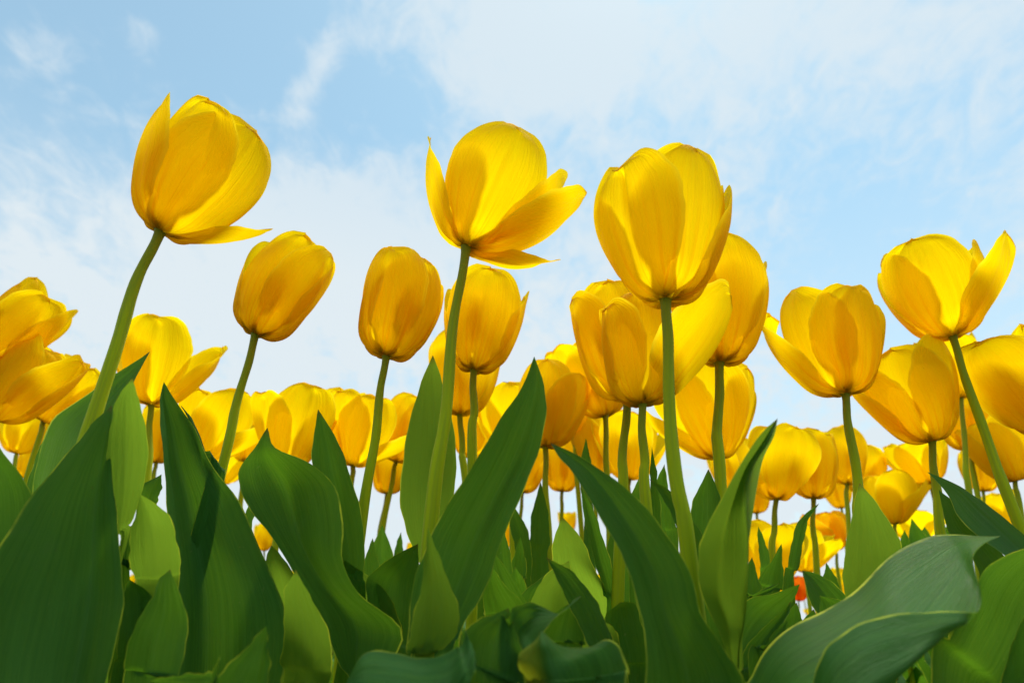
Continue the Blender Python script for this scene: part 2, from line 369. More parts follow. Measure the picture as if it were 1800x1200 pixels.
# ------------------------------------------------------------------ leaves
def leaf_from_rows(root, origin, rows, seed, nrows=44, ncols=19, ripple=0.0012, base=None, bw=0.011):
    """rows: tip first; each row a list of 3-D points across the blade. Continues below to the plant's base on the ground"""
    rs = random.Random(seed)
    k = max(len(r) for r in rows)
    R = []
    for r in rows:
        r = [np.asarray(p, float) for p in r]
        R.append(np.array([r[0]] * k) if len(r) == 1 else (catmull(r, k) if len(r) != k else np.array(r)))
    if base is not None:
        last = R[-1]; c = last.mean(0); base = np.array(base, float); base[1] = 0.6 * c[1] + 0.4 * base[1]
        wdir = last[-1] - last[0]; wl = np.linalg.norm(wdir); wdir = wdir / max(wl, 1e-6); wdir[2] *= 0.3
        for f, ww in ((0.5, 0.62), (1.0, 0.3)):
            cc = c * (1 - f) + base * f
            if f < 1: cc = cc + np.array((0, 0.0, -0.01))
            half = max(wl * ww / 2, bw * (1.0 if f < 1 else 0.8))
            half = min(half, 0.03)
            R.append(np.array([cc + wdir * half * x + np.array((0, 0.35 * half * (1 - abs(x)), 0)) for x in np.linspace(-1, 1, k)]))
    R = np.array(R)
    # across, then along (denser towards the tip)
    X = np.array([catmull(r, ncols) for r in R])
    G = catmull(X, nrows)
    # gentle ripples of the margin and the blade
    du = np.gradient(G, axis=1); dv = np.gradient(G, axis=0)
    nrm = np.cross(du, dv); ln = np.linalg.norm(nrm, axis=2, keepdims=True); nrm = nrm / np.maximum(ln, 1e-9)
    u = np.linspace(-1, 1, ncols)[None, :]; v = np.linspace(0, 1, nrows)[:, None]
    a, b_, c_ = [rs.uniform(0, 6.28) for _ in range(3)]
    w = np.abs(u) ** 2 * (np.sin(9 * v + a) * (u > 0) + np.sin(8 * v + b_) * (u < 0)) + 0.5 * np.sin(4 * v + 2.5 * u + c_)
    w = w * np.clip(v * 6, 0, 1)
    fine = 0.12 * np.sin(u * 17 + a) * np.clip(v * 5, 0, 1)
    G = G + nrm * ((w + fine) * ripple)[..., None]
    # slightly uneven outline
    edge = np.abs(u) ** 8 * (np.sin(31 * v + a) + 0.6 * np.sin(67 * v + b_)) * np.clip(v * 8, 0, 1)
    sd_ = du / np.maximum(np.linalg.norm(du, axis=2, keepdims=True), 1e-9)
    G = G + sd_ * (edge * np.sign(u) * 0.00035)[..., None]
    return mesh_obj('leaf', G.reshape(-1, 3), grid_faces(nrows, ncols), grid_uv(nrows, ncols), M_LEAF, root, origin)

def edge_rows(E, Y, cf=0.16, m=0.5, tilt=0.0, lean=0.0, q=0.60):
    """E: rows (xL,yL,xR,yR[,dY[,cf[,m[,tilt]]]]) from tip; first may be (x,y). cf: midrib depth / width; tilt: right edge nearer (+); lean: Y change tip->last"""
    rows = []; n = len(E)
    for i, e in enumerate(E):
        Yi = Y + lean * (1 - i / (n - 1))
        if len(e) == 2: rows.append([at(e[0], e[1], Yi)]); continue
        xl, yl, xr, yr = e[:4]
        dY = e[4] if len(e) > 4 else 0.0; c = e[5] if len(e) > 5 else cf; mm = e[6] if len(e) > 6 else m; tl = e[7] if len(e) > 7 else tilt
        Yi += dY
        wpx = math.hypot(xr - xl, yr - yl); wm = wpx * Yi / F_PX
        xm, ym = xl + (xr - xl) * mm, yl + (yr - yl) * mm
        q_ = q
        pts = [at(xl, yl, Yi + tl * wm), at(xl + (xm - xl) * .5, yl + (ym - yl) * .5, Yi + 0.5 * tl * wm + c * wm * q_),
             at(xm, ym, Yi + c * wm), at(xr + (xm - xr) * .5, yr + (ym - yr) * .5, Yi - 0.5 * tl * wm + c * wm * q_), at(xr, yr, Yi - tl * wm)]
        rows.append(pts)
    return rows

def generic_leaf(root, origin, base, az, L, W, el0, bend, twist, fold, seed, res=(22, 9)):
    rs = random.Random(seed); n = 8
    p = np.array(base, float); rows = []; el = el0
    for j in range(n + 1):
        f = j / n
        d = np.array((math.cos(el) * math.cos(az), math.cos(el) * math.sin(az), math.sin(el)))
        if j: p = p + d * L / n
        el = el0 - bend * f ** 1.6; az2 = az + twist * f
        side = np.array((-math.sin(az2), math.cos(az2), 0)); up = np.cross(d, side)
        w = W * (0.42 + 0.58 * math.sin(math.pi / 2 * min(1, f / 0.42))) * max(0.0, 1 - max(0, (f - 0.42) / 0.58) ** 1.9) ** 0.85
        if j == n: rows.append([p.copy()]); continue
        rows.append([p + side * w * x + up * w * (fold * x * x) * (-1) for x in (-1, -0.5, 0, 0.5, 1)])
    rows.reverse()
    return leaf_from_rows(root, origin, rows, seed, res[0], res[1], 0.001)

# ------------------------------------------------------------------ whole plants
def tag(o, label, cat, group=None, kind=None):
    if label: o['label'] = label
    if cat: o['category'] = cat
    if group: o['group'] = group
    if kind: o['kind'] = kind

TULIPS = {}
GROUP = 'yellow tulips growing in the field'
def tulip(key, label, base, top, stem, L=0.085, roll=0, opts=None, mat=None, c=None, size=None, nleaf=0, hero=False, group=GROUP):
    """base, top: where the stem meets the flower and the flower's top, as seen; stem: lower points of the stem as seen"""
    opts = opts or {}
    seed = sum(ord(q) * (i + 7) for i, q in enumerate(key))
    rs = random.Random(seed)
    px = size or math.hypot(top[0] - base[0], top[1] - base[1])
    d = 0.805 * L * F_PX / px
    v = (600 - base[1]) / F_PX
    Y = d * (CP - v * SP)
    P = at(base[0], base[1], Y)
    a, b = (top[0] - base[0]) / px, (base[1] - top[1]) / px
    c = SP / CP * b if c is None else c
    A = np.array((1.0, 0, 0)) * a + np.array((0, -SP, CP)) * b + np.array((0, CP, SP)) * c
    A /= np.linalg.norm(A)
    pts = [P + A * 0.002] + [at(x, y, Y) for x, y in stem]
    if len(stem) == 0: pts.append(P - np.array((a * 0.02, 0, 0.10)))
    q = pts[-1]; dr = pts[-1] - pts[-2]; sl_ = np.clip(dr[0] / min(dr[2], -1e-4), -0.5, 0.5) if dr[2] < 0 else 0
    ground = np.array((q[0] - sl_ * q[2] * 0.55, q[1] + 0.01, 0.0))
    mid = q * 0.5 + ground * 0.5 + np.array((-sl_ * q[2] * 0.10, 0, 0))
    pts += [mid, ground]
    root = bpy.data.objects.new('tulip', None); C.objects.link(root); root.location = ground; root.empty_display_size = 0.02
    tag(root, label, 'tulip', group)
    k = L / 0.085
    make_stem(root, ground, pts, 0.00225 * k, 0.0041 * k)
    res = opts['res'] if 'res' in opts else (37, 37) if hero else ((17, 23) if px > 100 else (13, 17))
    make_flower(root, ground, P, A, L, roll, seed, opts, mat or M_PETAL, res)
    for i in range(nleaf + (2 if nleaf > 1 else 0)):
        az = rs.uniform(0, 6.28); ll = rs.uniform(0.17, 0.25)
        generic_leaf(root, ground, ground + np.array((0.004 * math.cos(az), 0.004 * math.sin(az), 0.02)), az, ll, rs.uniform(0.017, 0.028),
                     math.radians(rs.uniform(68, 84)), math.radians(rs.uniform(15, 75)), rs.uniform(-0.9, 0.9), rs.uniform(0.3, 0.9), seed + i)
    TULIPS[key] = (root, ground, Y)
    return root

def leafy(key, label, pos):
    root = bpy.data.objects.new('tulip', None); C.objects.link(root); root.location = pos; root.empty_display_size = 0.02
    tag(root, label, 'tulip', 'tulips showing only leaves')
    TULIPS[key] = (root, np.array(pos, float), pos[1])
    return root

LEAF_N = [0]
def leaf(key, E, Y=None, dy=0.0, cf=0.16, m=0.5, tilt=0.0, lean=0.0, ripple=0.0012, label=None, q=0.58, mat=None):
    root, g, Yp = TULIPS[key]; LEAF_N[0] += 1
    Y = Yp + dy if Y is None else Y
    o = leaf_from_rows(root, g, edge_rows(E, Y, cf, m, tilt, lean, q), 1000 + LEAF_N[0], ripple=ripple, base=g + np.array((0, 0, 0.01)))
    if mat: o.data.materials[0] = mat
    if label: o['label'] = label
    return o

def leaf3(key, rows, label=None, ripple=0.001, mat=None):
    """rows of (x, y, Y) control points across the blade, tip first"""
    root, g, Yp = TULIPS[key]; LEAF_N[0] += 1
    R = [[at(*p) for p in r] for r in rows]
    o = leaf_from_rows(root, g, R, 2000 + LEAF_N[0], nrows=60, ncols=31, ripple=ripple, base=g + np.array((0, 0, 0.01)))
    if mat: o.data.materials[0] = mat
    if label: o['label'] = label
    return o

# ------------------------------------------------------------------ ground
def ground():
    n = 60; xs = np.concatenate([-np.geomspace(600, 0.3, n), np.geomspace(0.3, 600, n)])
    ys = np.concatenate([-np.geomspace(300, 0.3, 30), np.geomspace(0.3, 900, n + 20)])
    V = [(x, y, 0.004 * math.sin(x * 9) * math.sin(y * 7) if abs(x) < 5 and abs(y) < 5 else 0.0) for y in ys for x in xs]
    o = mesh_obj('ground', V, grid_faces(len(ys), len(xs)), None, M_SOIL)
    tag(o, 'dark soil of the tulip field', 'ground', kind='structure')
ground()
# ------------------------------------------------------------------ the tulips with flowers, near ones first
tulip('A', 'large tulip with pointed petals leaning right, tallest flower at the left', (280, 407), (370, 192), [(232, 520), (165, 735)],
      roll=12, hero=True, opts={'open': 0, 'a1': 69, 0: {'W': 0.44, 'open': -2, 'curl': -8, 'blunt': 2.6}, 1: {'open': 34, 'dphi': 34, 'blunt': 1.6, 'curl': 10, 'L': 0.80, 'W': 0.30, 'side': 0.0}, 2: {'open': -1},
      4: {'open': 6, 'blunt': 1.5, 'W': 0.33, 'curl': 14, 'L': 0.97, 'dphi': 14}, 5: {'open': 0, 'W': 0.36}, 3: {'open': -4}})
tulip('D', 'large half open tulip with spread petals on a pale stem above the upright leaf', (818, 435), (892, 232), [(800, 560), (782, 720), (762, 900)],
      roll=2, hero=True, opts={'open': 0, 'a1': 66, 0: {'W': 0.40, 'open': -2, 'curl': -6, 'L': 1.02, 'blunt': 2.5}, 1: {'open': 46, 'dphi': 62, 'L': 0.95, 'W': 0.24, 'curl': 12}, 2: {'open': 22, 'dphi': -34, 'L': 1.0, 'curl': 4, 'blunt': 3.2, 'notch': 0.0}, 3: {'open': 10, 'dphi': -86, 'L': 1.04, 'curl': 6, 'blunt': 3.2},
      4: {'open': 16, 'dphi': 22, 'blunt': 1.6, 'W': 0.29, 'curl': 8, 'L': 0.92}, 5: {'open': 6, 'W': 0.3, 'L': 0.8}})
tulip('E', 'large closed tulip whose broad front petal is notched and creased down the middle', (1170, 528), (1197, 280), [(1174, 640), (1190, 850), (1212, 985)],
      roll=-40, hero=True, opts={'res': (75, 45), 'open': 2, 'a1': 70, 'a2': 108, 0: {'W': 0.37, 'open': 6, 'notch': 0.13, 'crease': 0.10, 'curl': -4, 'blunt': 3.0, 'L': 1.0, 'cup': 1.15}, 1: {'open': 0, 'curl': 4, 'dphi': 16, 'L': 1.06, 'notch': 0.05}, 2: {'open': 4, 'L': 1.0, 'blunt': 2.0, 'curl': 4, 'notch': 0.05, 'dphi': 32}, 5: {'open': 7, 'dphi': -6}, 4: {'open': 8}, 3: {'L': 1.06}})
tulip('K', 'round tulip with one petal flared out to the right, top flower at the right edge', (1675, 592), (1668, 424), [(1700, 670), (1740, 790), (1790, 915)],
      roll=-8, hero=True, opts={'open': 4, 'a1': 66, 'a2': 118, 0: {'open': 0, 'W': 0.42}, 1: {'open': 26, 'dphi': 26, 'L': 1.0, 'W': 0.30, 'curl': -6, 'blunt': 3.2}, 2: {'open': 2}, 5: {'open': -2, 'W': 0.42}, 4: {'open': 0}})
tulip('J', 'tulip with a wide left petal folded over at its tip, above the broad triangular leaf', (1487, 693), (1490, 512), [(1494, 760), (1508, 860), (1515, 960)],
      roll=20, hero=True, opts={'open': -1, 'a1': 68, 0: {'open': -1, 'dphi': 25, 'W': 0.43}, 5: {'open': 0, 'W': 0.45}, 4: {'open': 12, 'dphi': 6, 'L': 1.12, 'W': 0.36, 'curl': -110, 'side': 0.15}, 1: {'open': 1, 'W': 0.42}, 2: {'open': 1}})
tulip('B', 'closed egg shaped tulip leaning right beside the tall leftmost flower', (447, 588), (508, 425), [(420, 700), (386, 835)],
      roll=-14, hero=True, L=0.078, opts={'open': -3, 'a1': 71, 'a2': 112})
tulip('C', 'closed egg shaped tulip on a slender stem left of the half open flower', (678, 627), (711, 448), [(664, 730), (640, 900)],
      roll=22, hero=True, L=0.080, opts={'open': -3, 'a1': 70, 'a2': 112})
tulip('H', 'tall oval tulip directly behind the creased flower, its left half hidden', (1265, 638), (1297, 432), [(1262, 740), (1265, 855)],
      roll=-6, hero=True, L=0.095, opts={'open': -1, 'a1': 68})
tulip('I', 'tulip with a broad petal flared to the right, just below the creased flower', (1130, 711), (1138, 516), [(1131, 800), (1138, 890)],
      roll=8, hero=True, L=0.077, opts={'open': -6, 'a1': 72, 0: {'open': -5}, 1: {'open': 30, 'dphi': 10, 'L': 1.16, 'W': 0.44, 'curl': -4}, 5: {'open': 0, 'dphi': -8}})
tulip('F', 'closed upright tulip right behind the pale stem of the half open flower', (832, 651), (860, 482), [(832, 720), (831, 800)],
      roll=-10, hero=True, L=0.082, opts={'open': -2, 'a1': 69, 3: {'notch': 0.0}, 2: {'L': 1.02, 'blunt': 1.6}})
tulip('L', 'goblet shaped tulip below the round flared flower, flaring out at its left side', (1640, 776), (1612, 615), [(1645, 850), (1655, 940)],
      roll=5, hero=True, L=0.083, opts={'open': 2, 'a1': 67, 5: {'open': 8, 'dphi': -16, 'W': 0.44}, 4: {'open': 7, 'dphi': 16}, 0: {'W': 0.43}})
tulip('M', 'large tulip cut off by the right edge of the picture, leaning left', (1862, 762), (1800, 598), [(1880, 860)],
      roll=-12, hero=True, opts={'open': -3, 'a1': 71})
tulip('Q', 'ruffled tulip with petals spread to the right, behind the stem of the leftmost tall flower', (265, 712), (272, 574), [(262, 780), (258, 860)],
      roll=-18, hero=True, L=0.085, opts={'open': 6, 'a1': 64, 0: {'open': 4}, 1: {'open': 15, 'dphi': 38, 'L': 0.95, 'rip': 0.07, 'curl': 10, 'blunt': 3.4}, 2: {'open': 10, 'rip': 0.06}, 5: {'open': 6}, 3: {'open': 16, 'rip': 0.04}})
tulip('R', 'tulip cut off by the left edge of the picture, upper one of the two there', (-22, 632), (40, 502), [(-36, 720)], roll=14, hero=True, L=0.085, opts={'open': -2, 'a1': 70, 1: {'open': 2, 'dphi': 10}, 2: {'open': 2}})
tulip('S', 'tulip cut off by the left edge of the picture, lower one of the two there', (-12, 738), (44, 604), [(-22, 800)], roll=-8, hero=True, L=0.085, opts={'open': -2, 'a1': 70, 1: {'open': 3, 'dphi': 10, 'rip': 0.05}, 2: {'open': 2}})
tulip('T', 'tulip leaning right just above the folded leaf at the far left', (75, 741), (122, 640), [(60, 800)], roll=10, L=0.082, opts={'open': 0, 1: {'open': 4, 'dphi': 10}}, nleaf=1)
tulip('U', 'small globe shaped tulip below the two flowers cut off by the left edge', (28, 797), (34, 718), [(24, 830)], roll=0, L=0.078, opts={'open': 6, 'a1': 64}, nleaf=1)
tulip('V', 'small tulip mostly hidden low at the far left behind the dark leaf', (44, 842), (48, 790), [(42, 880)], roll=20, L=0.075, nleaf=2)
tulip('W', 'small tulip squeezed between the pale leaf and the dark upright leaf at the left', (274, 813), (268, 722), [(266, 870)], roll=10, L=0.078, opts={'open': 2}, nleaf=2)
tulip('X', 'wide open ruffled tulip right of the dark upright leaf, behind a leaning stem', (350, 812), (362, 690), [(345, 870)], roll=25, L=0.085, opts={'open': 12, 'a1': 64, 1: {'open': 32, 'rip': 0.05}, 2: {'open': 26, 'rip': 0.05}}, nleaf=2)
tulip('Y', 'low open tulip with flat spread petals at the foot of the second leaning stem', (392, 850), (398, 785), [(388, 900)], roll=5, L=0.08, opts={'open': 26}, nleaf=2)
tulip('Z', 'tulip peeping out between the leaning stem and the twisted leaf', (432, 812), (446, 712), [(424, 880)], roll=-20, L=0.082, opts={'open': 14}, nleaf=2)
tulip('AA', 'large tulip with one spiky raised petal behind the twisted leaf', (500, 822), (512, 688), [(492, 890)], roll=12, hero=True, L=0.086, opts={'open': 4, 'a1': 66, 3: {'L': 1.12, 'blunt': 1.5, 'W': 0.28}, 5: {'open': 16}}, nleaf=2)
tulip('AB', 'round topped tulip left of the third slender stem, behind the pointed dark leaf', (578, 800), (584, 694), [(574, 870)], roll=-5, L=0.083, opts={'open': 8, 1: {'open': 20}}, nleaf=2)
tulip('AC', 'open tulip crossed by the third slender stem, one petal spread right', (620, 819), (632, 698), [(616, 880)], roll=18, hero=True, L=0.085, opts={'open': 10, 'a1': 65, 1: {'open': 36, 'dphi': 24, 'L': 1.05}, 2: {'open': 28}}, nleaf=2)
tulip('AD', 'tulip half hidden by the left side of the tall upright leaf', (696, 812), (720, 708), [(690, 840), (672, 940)], roll=-12, L=0.083, opts={'open': 3}, nleaf=2)
tulip('AE', 'small closed tulip hanging low between the third stem and the tall upright leaf', (680, 868), (684, 783), [(672, 910), (660, 985)], roll=14, L=0.078, opts={'open': -2, 'a1': 69}, nleaf=2)
tulip('G', 'tulip hidden behind the upright closed flower beside the tall leaf', (808, 729), (812, 592), [(812, 790), (818, 850)], roll=0, L=0.084, opts={'open': 2}, nleaf=1)
tulip('AF', 'tulip behind two thin stems right of the tall upright leaf', (828, 806), (846, 704), [(828, 870)], roll=30, L=0.083, opts={'open': 8}, nleaf=2)
tulip('AG', 'tulip with two spiky upright petals left of the broad slanting leaf tip', (900, 800), (906, 688), [(900, 870)], roll=0, L=0.083, opts={'open': 14, 'a1': 66, 3: {'blunt': 1.4, 'W': 0.25, 'L': 1.1}, 5: {'blunt': 1.5, 'W': 0.26}}, nleaf=2)
tulip('N', 'tulip right beside the tip of the broad slanting leaf', (958, 786), (982, 654), [(960, 860), (965, 990)], roll=-12, hero=True, L=0.085, opts={'open': 0, 'a1': 68, 1: {'open': 8}}, nleaf=1)
tulip('AH', 'tulip tucked behind and right of the flower at the slanting leaf tip', (1009, 768), (1016, 672), [(1014, 830)], roll=18, L=0.083, opts={'open': 0}, nleaf=2)
tulip('O', 'tulip with a raised back petal left of the broad petalled flower under the creased one', (1065, 731), (1034, 606), [(1067, 820), (1072, 960)], roll=10, hero=True, L=0.085, opts={'open': 2, 'a1': 67, 3: {'L': 1.1}, 5: {'open': 12}}, nleaf=2)
tulip('P', 'bright tulip mostly hidden behind the broad petalled flower under the creased one', (1104, 700), (1082, 506), [(1096, 800), (1092, 900)], roll=0, hero=True, L=0.088, opts={'open': -2, 'a1': 70}, nleaf=1)
tulip('AI', 'small closed tulip hanging under the gap right of the slanting leaf', (988, 864), (992, 778), [(986, 930)], roll=8, L=0.078, opts={'open': -2}, nleaf=2)
tulip('AJ', 'small closed tulip partly covered by the right edge of the slanting leaf', (918, 866), (934, 784), [(912, 940)], roll=-16, L=0.078, opts={'open': -2}, nleaf=2)
tulip('AK', 'tulip behind the three parallel stems in the middle', (1048, 840), (1056, 742), [(1046, 900)], roll=16, L=0.083, opts={'open': 3}, nleaf=2)
tulip('AL', 'wide tulip right of the three parallel stems, crossed by a darker stem', (1106, 843), (1118, 735), [(1104, 900)], roll=-4, L=0.086, opts={'open': 7, 'a1': 65}, nleaf=2)
tulip('AM', 'big goblet tulip below the tall oval flower, crossed by its stem', (1262, 805), (1258, 650), [(1263, 860), (1262, 930)], roll=14, hero=True, L=0.088, opts={'open': 4, 'a1': 65, 4: {'open': 28, 'dphi': 6}, 5: {'open': 16}}, nleaf=2)
tulip('AN', 'small tulip just left of the twin edged leaf, behind the goblet flower', (1286, 862), (1290, 786), [(1286, 930)], roll=0, L=0.078, opts={'open': 4}, nleaf=2)
tulip('AO', 'small tulip low between the twin edged leaf and the brown stem', (1330, 902), (1334, 838), [(1338, 960)], roll=12, L=0.076, opts={'open': 0}, nleaf=2)
tulip('AP', 'tulip with one dull petal across its front on a brownish stem', (1365, 878), (1384, 756), [(1360, 930), (1358, 990)], roll=36, hero=True, L=0.085, opts={'open': 0, 'a1': 67, 0: {'open': 10, 'W': 0.42, 'blunt': 2.2, 'L': 1.0, 'cup': 1.3, 'curl': -14}, 4: {'open': 6}}, nleaf=2)
tulip('AQ', 'slim tulip right behind the flower on the brownish stem', (1430, 876), (1446, 766), [(1430, 930), (1436, 1000)], roll=0, L=0.082, opts={'open': 0}, nleaf=2)
tulip('AR', 'pale tulip behind the stem of the flower with the folded left petal', (1489, 851), (1502, 760), [(1490, 900)], roll=10, L=0.082, opts={'open': 3}, nleaf=2)
tulip('AS', 'tulip slanting right beside the stem of the flower with the folded left petal', (1514, 868), (1540, 796), [(1510, 930)], roll=20, L=0.08, opts={'open': 2}, nleaf=2)
tulip('AT', 'tiny tulip left of the triangular leaf below the row of blooms', (1480, 893), (1476, 840), [(1484, 930)], roll=0, L=0.075, opts={'open': 2}, nleaf=2)
tulip('AU', 'blowsy open tulip right of the triangular leaf', (1573, 921), (1576, 836), [(1576, 960)], roll=24, L=0.083, opts={'open': 16, 1: {'open': 30, 'rip': 0.05}}, nleaf=2)
tulip('AV', 'spent tulip with drooping flat petals low between small leaf tips', (1612, 955), (1618, 893), [(1612, 990)], roll=8, L=0.082, opts={'open': 34}, nleaf=2)
tulip('AW', 'orange flushed small tulip hanging beside the triangular leaf', (1470, 968), (1462, 902), [(1474, 1010)], roll=10, L=0.08, opts={'open': 2, 5: {'open': 22, 'blunt': 1.5}}, mat=M_ORANGE, nleaf=2)
tulip('AX', 'open tulip left of the orange flushed flower, low over the leaves', (1414, 1006), (1432, 930), [(1420, 1040)], roll=0, L=0.083, opts={'open': 14, 1: {'open': 34}}, nleaf=2)
tulip('AY', 'narrow half hidden tulip behind the thin curved dark leaf', (1360, 1028), (1372, 925), [(1362, 1060)], roll=16, L=0.085, opts={'open': 12}, nleaf=2)
tulip('AZ', 'red orange tulip barely showing among the small leaves', (1404, 1056), (1410, 1016), [(1404, 1080)], roll=6, L=0.075, opts={'open': 4}, mat=M_RED, nleaf=2)
tulip('BA', 'cup shaped tulip left of and below the goblet shaped flower at the right', (1637, 849), (1622, 770), [(1648, 910)], roll=-8, L=0.08, opts={'open': 7, 'a1': 63}, nleaf=2)
tulip('BB', 'tulip behind the slanting stem of the round flared flower', (1707, 791), (1716, 690), [(1716, 860)], roll=12, L=0.083, opts={'open': 3}, nleaf=2)
tulip('BC', 'tulip peeking out between the round flared flower and the goblet flower', (1690, 700), (1682, 596), [(1697, 800), (1705, 880)], roll=22, L=0.083, opts={'open': 12}, nleaf=1)
tulip('BD', 'wide tulip at the right edge under the large cut off flower', (1785, 846), (1772, 738), [(1796, 910)], roll=-14, L=0.084, opts={'open': 6}, nleaf=2)
tulip('BE', 'small tulip right of the stem pair, below the flower behind the slanting stem', (1728, 863), (1744, 794), [(1734, 920)], roll=4, L=0.08, opts={'open': 6}, nleaf=2)
tulip('BF', 'small tulip low at the right edge beside the slanting stem', (1776, 930), (1768, 868), [(1782, 980)], roll=0, L=0.08, opts={'open': 4}, nleaf=2)
tulip('BG', 'tiny distant tulip in the gap right of the slanting leaf, low above the leaf tips', (893, 962), (893, 918), [(893, 990)], roll=0, L=0.078, nleaf=2)
tulip('BH', 'tiny distant tulip under the small closed flower in the middle gap', (998, 938), (1000, 902), [(998, 960)], roll=10, L=0.078, nleaf=2)
tulip('BI', 'tiny distant tulip low in the gap between the dark upright leaf and the twisted leaf', (464, 968), (460, 926), [(464, 1000)], roll=10, L=0.08, nleaf=2)
tulip('BJ', 'tiny distant tulip low in the gap left of the tall upright leaf', (726, 990), (728, 956), [(726, 1010)], roll=20, L=0.078, nleaf=2)

# ------------------------------------------------------------------ near plants of which only leaves show
gY = 0.2
leafy('l1', 'leafy tulip plant with a long channelled leaf pointing right, filling the bottom right corner', (0.10, 0.22, 0))
leafy('l2', 'leafy tulip plant with a yellow edged torn leaf low at the bottom centre', (0.03, 0.21, 0))
leafy('l3', 'leafy tulip plant with dark curled leaves between the two dark upright leaves at bottom left', (-0.10, 0.24, 0))
leafy('l4', 'leafy tulip plant with short upright and bent leaves right of the twin edged leaf', (0.13, 0.36, 0))
leafy('l5', 'leafy tulip plant with crowded small pale leaves in the middle, behind the bent leaf', (0.03, 0.40, 0))

# ------------------------------------------------------------------ leaves of the near plants, as outlines from the tip down
# plant A
leaf('A', [(197, 712), (168, 738, 196, 760), (118, 792, 194, 820), (50, 880, 200, 900), (-12, 975, 212, 1000), (-62, 1070, 215, 1070), (-85, 1180, 196, 1180), (-70, 1300, 166, 1300), (-40, 1440, 140, 1440)], dy=-0.035, cf=0.16, m=0.78, tilt=-0.15, lean=0.02, q=0.46)
leaf('A', [(264, 617), (222, 648, 240, 668), (150, 700, 212, 735), (92, 742, 196, 800), (62, 812, 190, 880), (48, 890, 190, 960), (50, 1000, 190, 1050)], dy=0.03, cf=-0.10, tilt=0.25, lean=0.0)
leaf('A', [(233, 664), (206, 702, 242, 694), (192, 760, 257, 752), (190, 850, 252, 838), (196, 930, 226, 920), (196, 1010, 214, 990)], dy=0.004, cf=0.14, lean=-0.04, mat=M_LEAF_LIT)
leaf('A', [(-60, 690), (-110, 760, 0, 785), (-140, 850, 56, 862), (-150, 950, 60, 960), (-140, 1080, 50, 1080), (-100, 1200, 40, 1200)], dy=-0.01, cf=0.15)
leaf('A', [(90, 758), (66, 790, 84, 800), (48, 840, 84, 850), (38, 900, 80, 905), (40, 980, 80, 980)], dy=0.05, cf=0.1)
# plant B
leaf('B', [(288, 671), (281, 700, 306, 700), (282, 745, 342, 752), (284, 810, 376, 818), (289, 880, 420, 878), (295, 960, 462, 972), (299, 1050, 497, 1060), (298, 1140, 502, 1140), (298, 1240, 488, 1240), (304, 1380, 440, 1380)], dy=-0.06, cf=0.20, m=0.32, tilt=-0.10, lean=0.015, q=0.47)
leaf('B', [(318, 712), (322, 722, 340, 742), (336, 745, 362, 785), (350, 790, 372, 830), (365, 850, 390, 880)], dy=-0.045, cf=-0.1)
leaf('B', [(452, 872), (436, 890, 452, 900), (424, 920, 442, 930), (418, 960, 436, 975), (412, 1020, 440, 1030)], dy=0.02, cf=0.12)
leaf('B', [(477, 958), (464, 985, 500, 985), (462, 1015, 524, 1018), (470, 1045, 527, 1044), (480, 1080, 512, 1075), (480, 1150, 520, 1150)], dy=-0.02, cf=0.18, lean=-0.03, mat=M_LEAF_LIT)
leaf('B', [(520, 1000), (498, 1045, 552, 1050), (497, 1100, 575, 1110), (492, 1160, 580, 1170), (480, 1240, 560, 1250)], dy=-0.05, cf=0.12, tilt=0.2, lean=-0.04, mat=M_LEAF_LIT)
# plant C
leaf('C', [(470, 751), (446, 788, 484, 786), (422, 822, 540, 808), (420, 856, 592, 850), (438, 892, 606, 915), (472, 938, 604, 985), (512, 1000, 632, 1048), (556, 1080, 705, 1112), (592, 1160, 672, 1190), (620, 1260, 690, 1270)], dy=-0.055, cf=0.26, m=0.45, tilt=0.18, lean=0.02, q=0.47)
leaf('C', [(559, 719), (551, 768, 592, 770), (549, 822, 616, 826), (560, 880, 633, 884), (580, 945, 641, 945), (600, 1010, 636, 1012), (610, 1080, 640, 1080)], dy=-0.02, cf=0.16)
leaf('C', [(606, 984), (590, 1010, 645, 1012), (600, 1050, 682, 1050), (620, 1090, 706, 1104), (640, 1140, 700, 1150), (640, 1220, 700, 1220)], dy=0.0, cf=-0.10, tilt=0.2, lean=-0.02, mat=M_LEAF_LIT)
leaf('C', [(735, 955), (690, 978, 736, 990), (645, 1010, 735, 1030), (640, 1050, 728, 1080), (650, 1110, 722, 1130), (660, 1190, 720, 1200)], dy=-0.015, cf=0.16, tilt=-0.3)
# plant D
leaf('D', [(761, 624), (737, 680, 776, 668), (719, 745, 793, 735), (706, 815, 804, 800), (703, 880, 800, 862), (714, 935, 788, 925), (734, 985, 775, 985), (738, 1050, 770, 1050)], dy=0.075, cf=0.13, m=0.6, lean=-0.04, mat=M_LEAF_LIT)
leaf('D', [(939, 626), (918, 678, 957, 676), (880, 735, 960, 730), (832, 812, 948, 800), (790, 880, 918, 868), (757, 940, 884, 945), (736, 1000, 862, 1005), (724, 1060, 838, 1055), (718, 1130, 806, 1112), (720, 1210, 790, 1200)], dy=-0.035, cf=0.26, m=0.62, tilt=-0.12, lean=0.01, q=0.46)
leaf('D', [(752, 926), (745, 975, 770, 965), (739, 1030, 794, 1020), (728, 1085, 806, 1068), (720, 1130, 802, 1108), (716, 1152, 772, 1146), (725, 1180, 760, 1176)], dy=-0.045, cf=0.20, m=0.4, tilt=0.1, lean=-0.02, mat=M_LEAF_LIT)
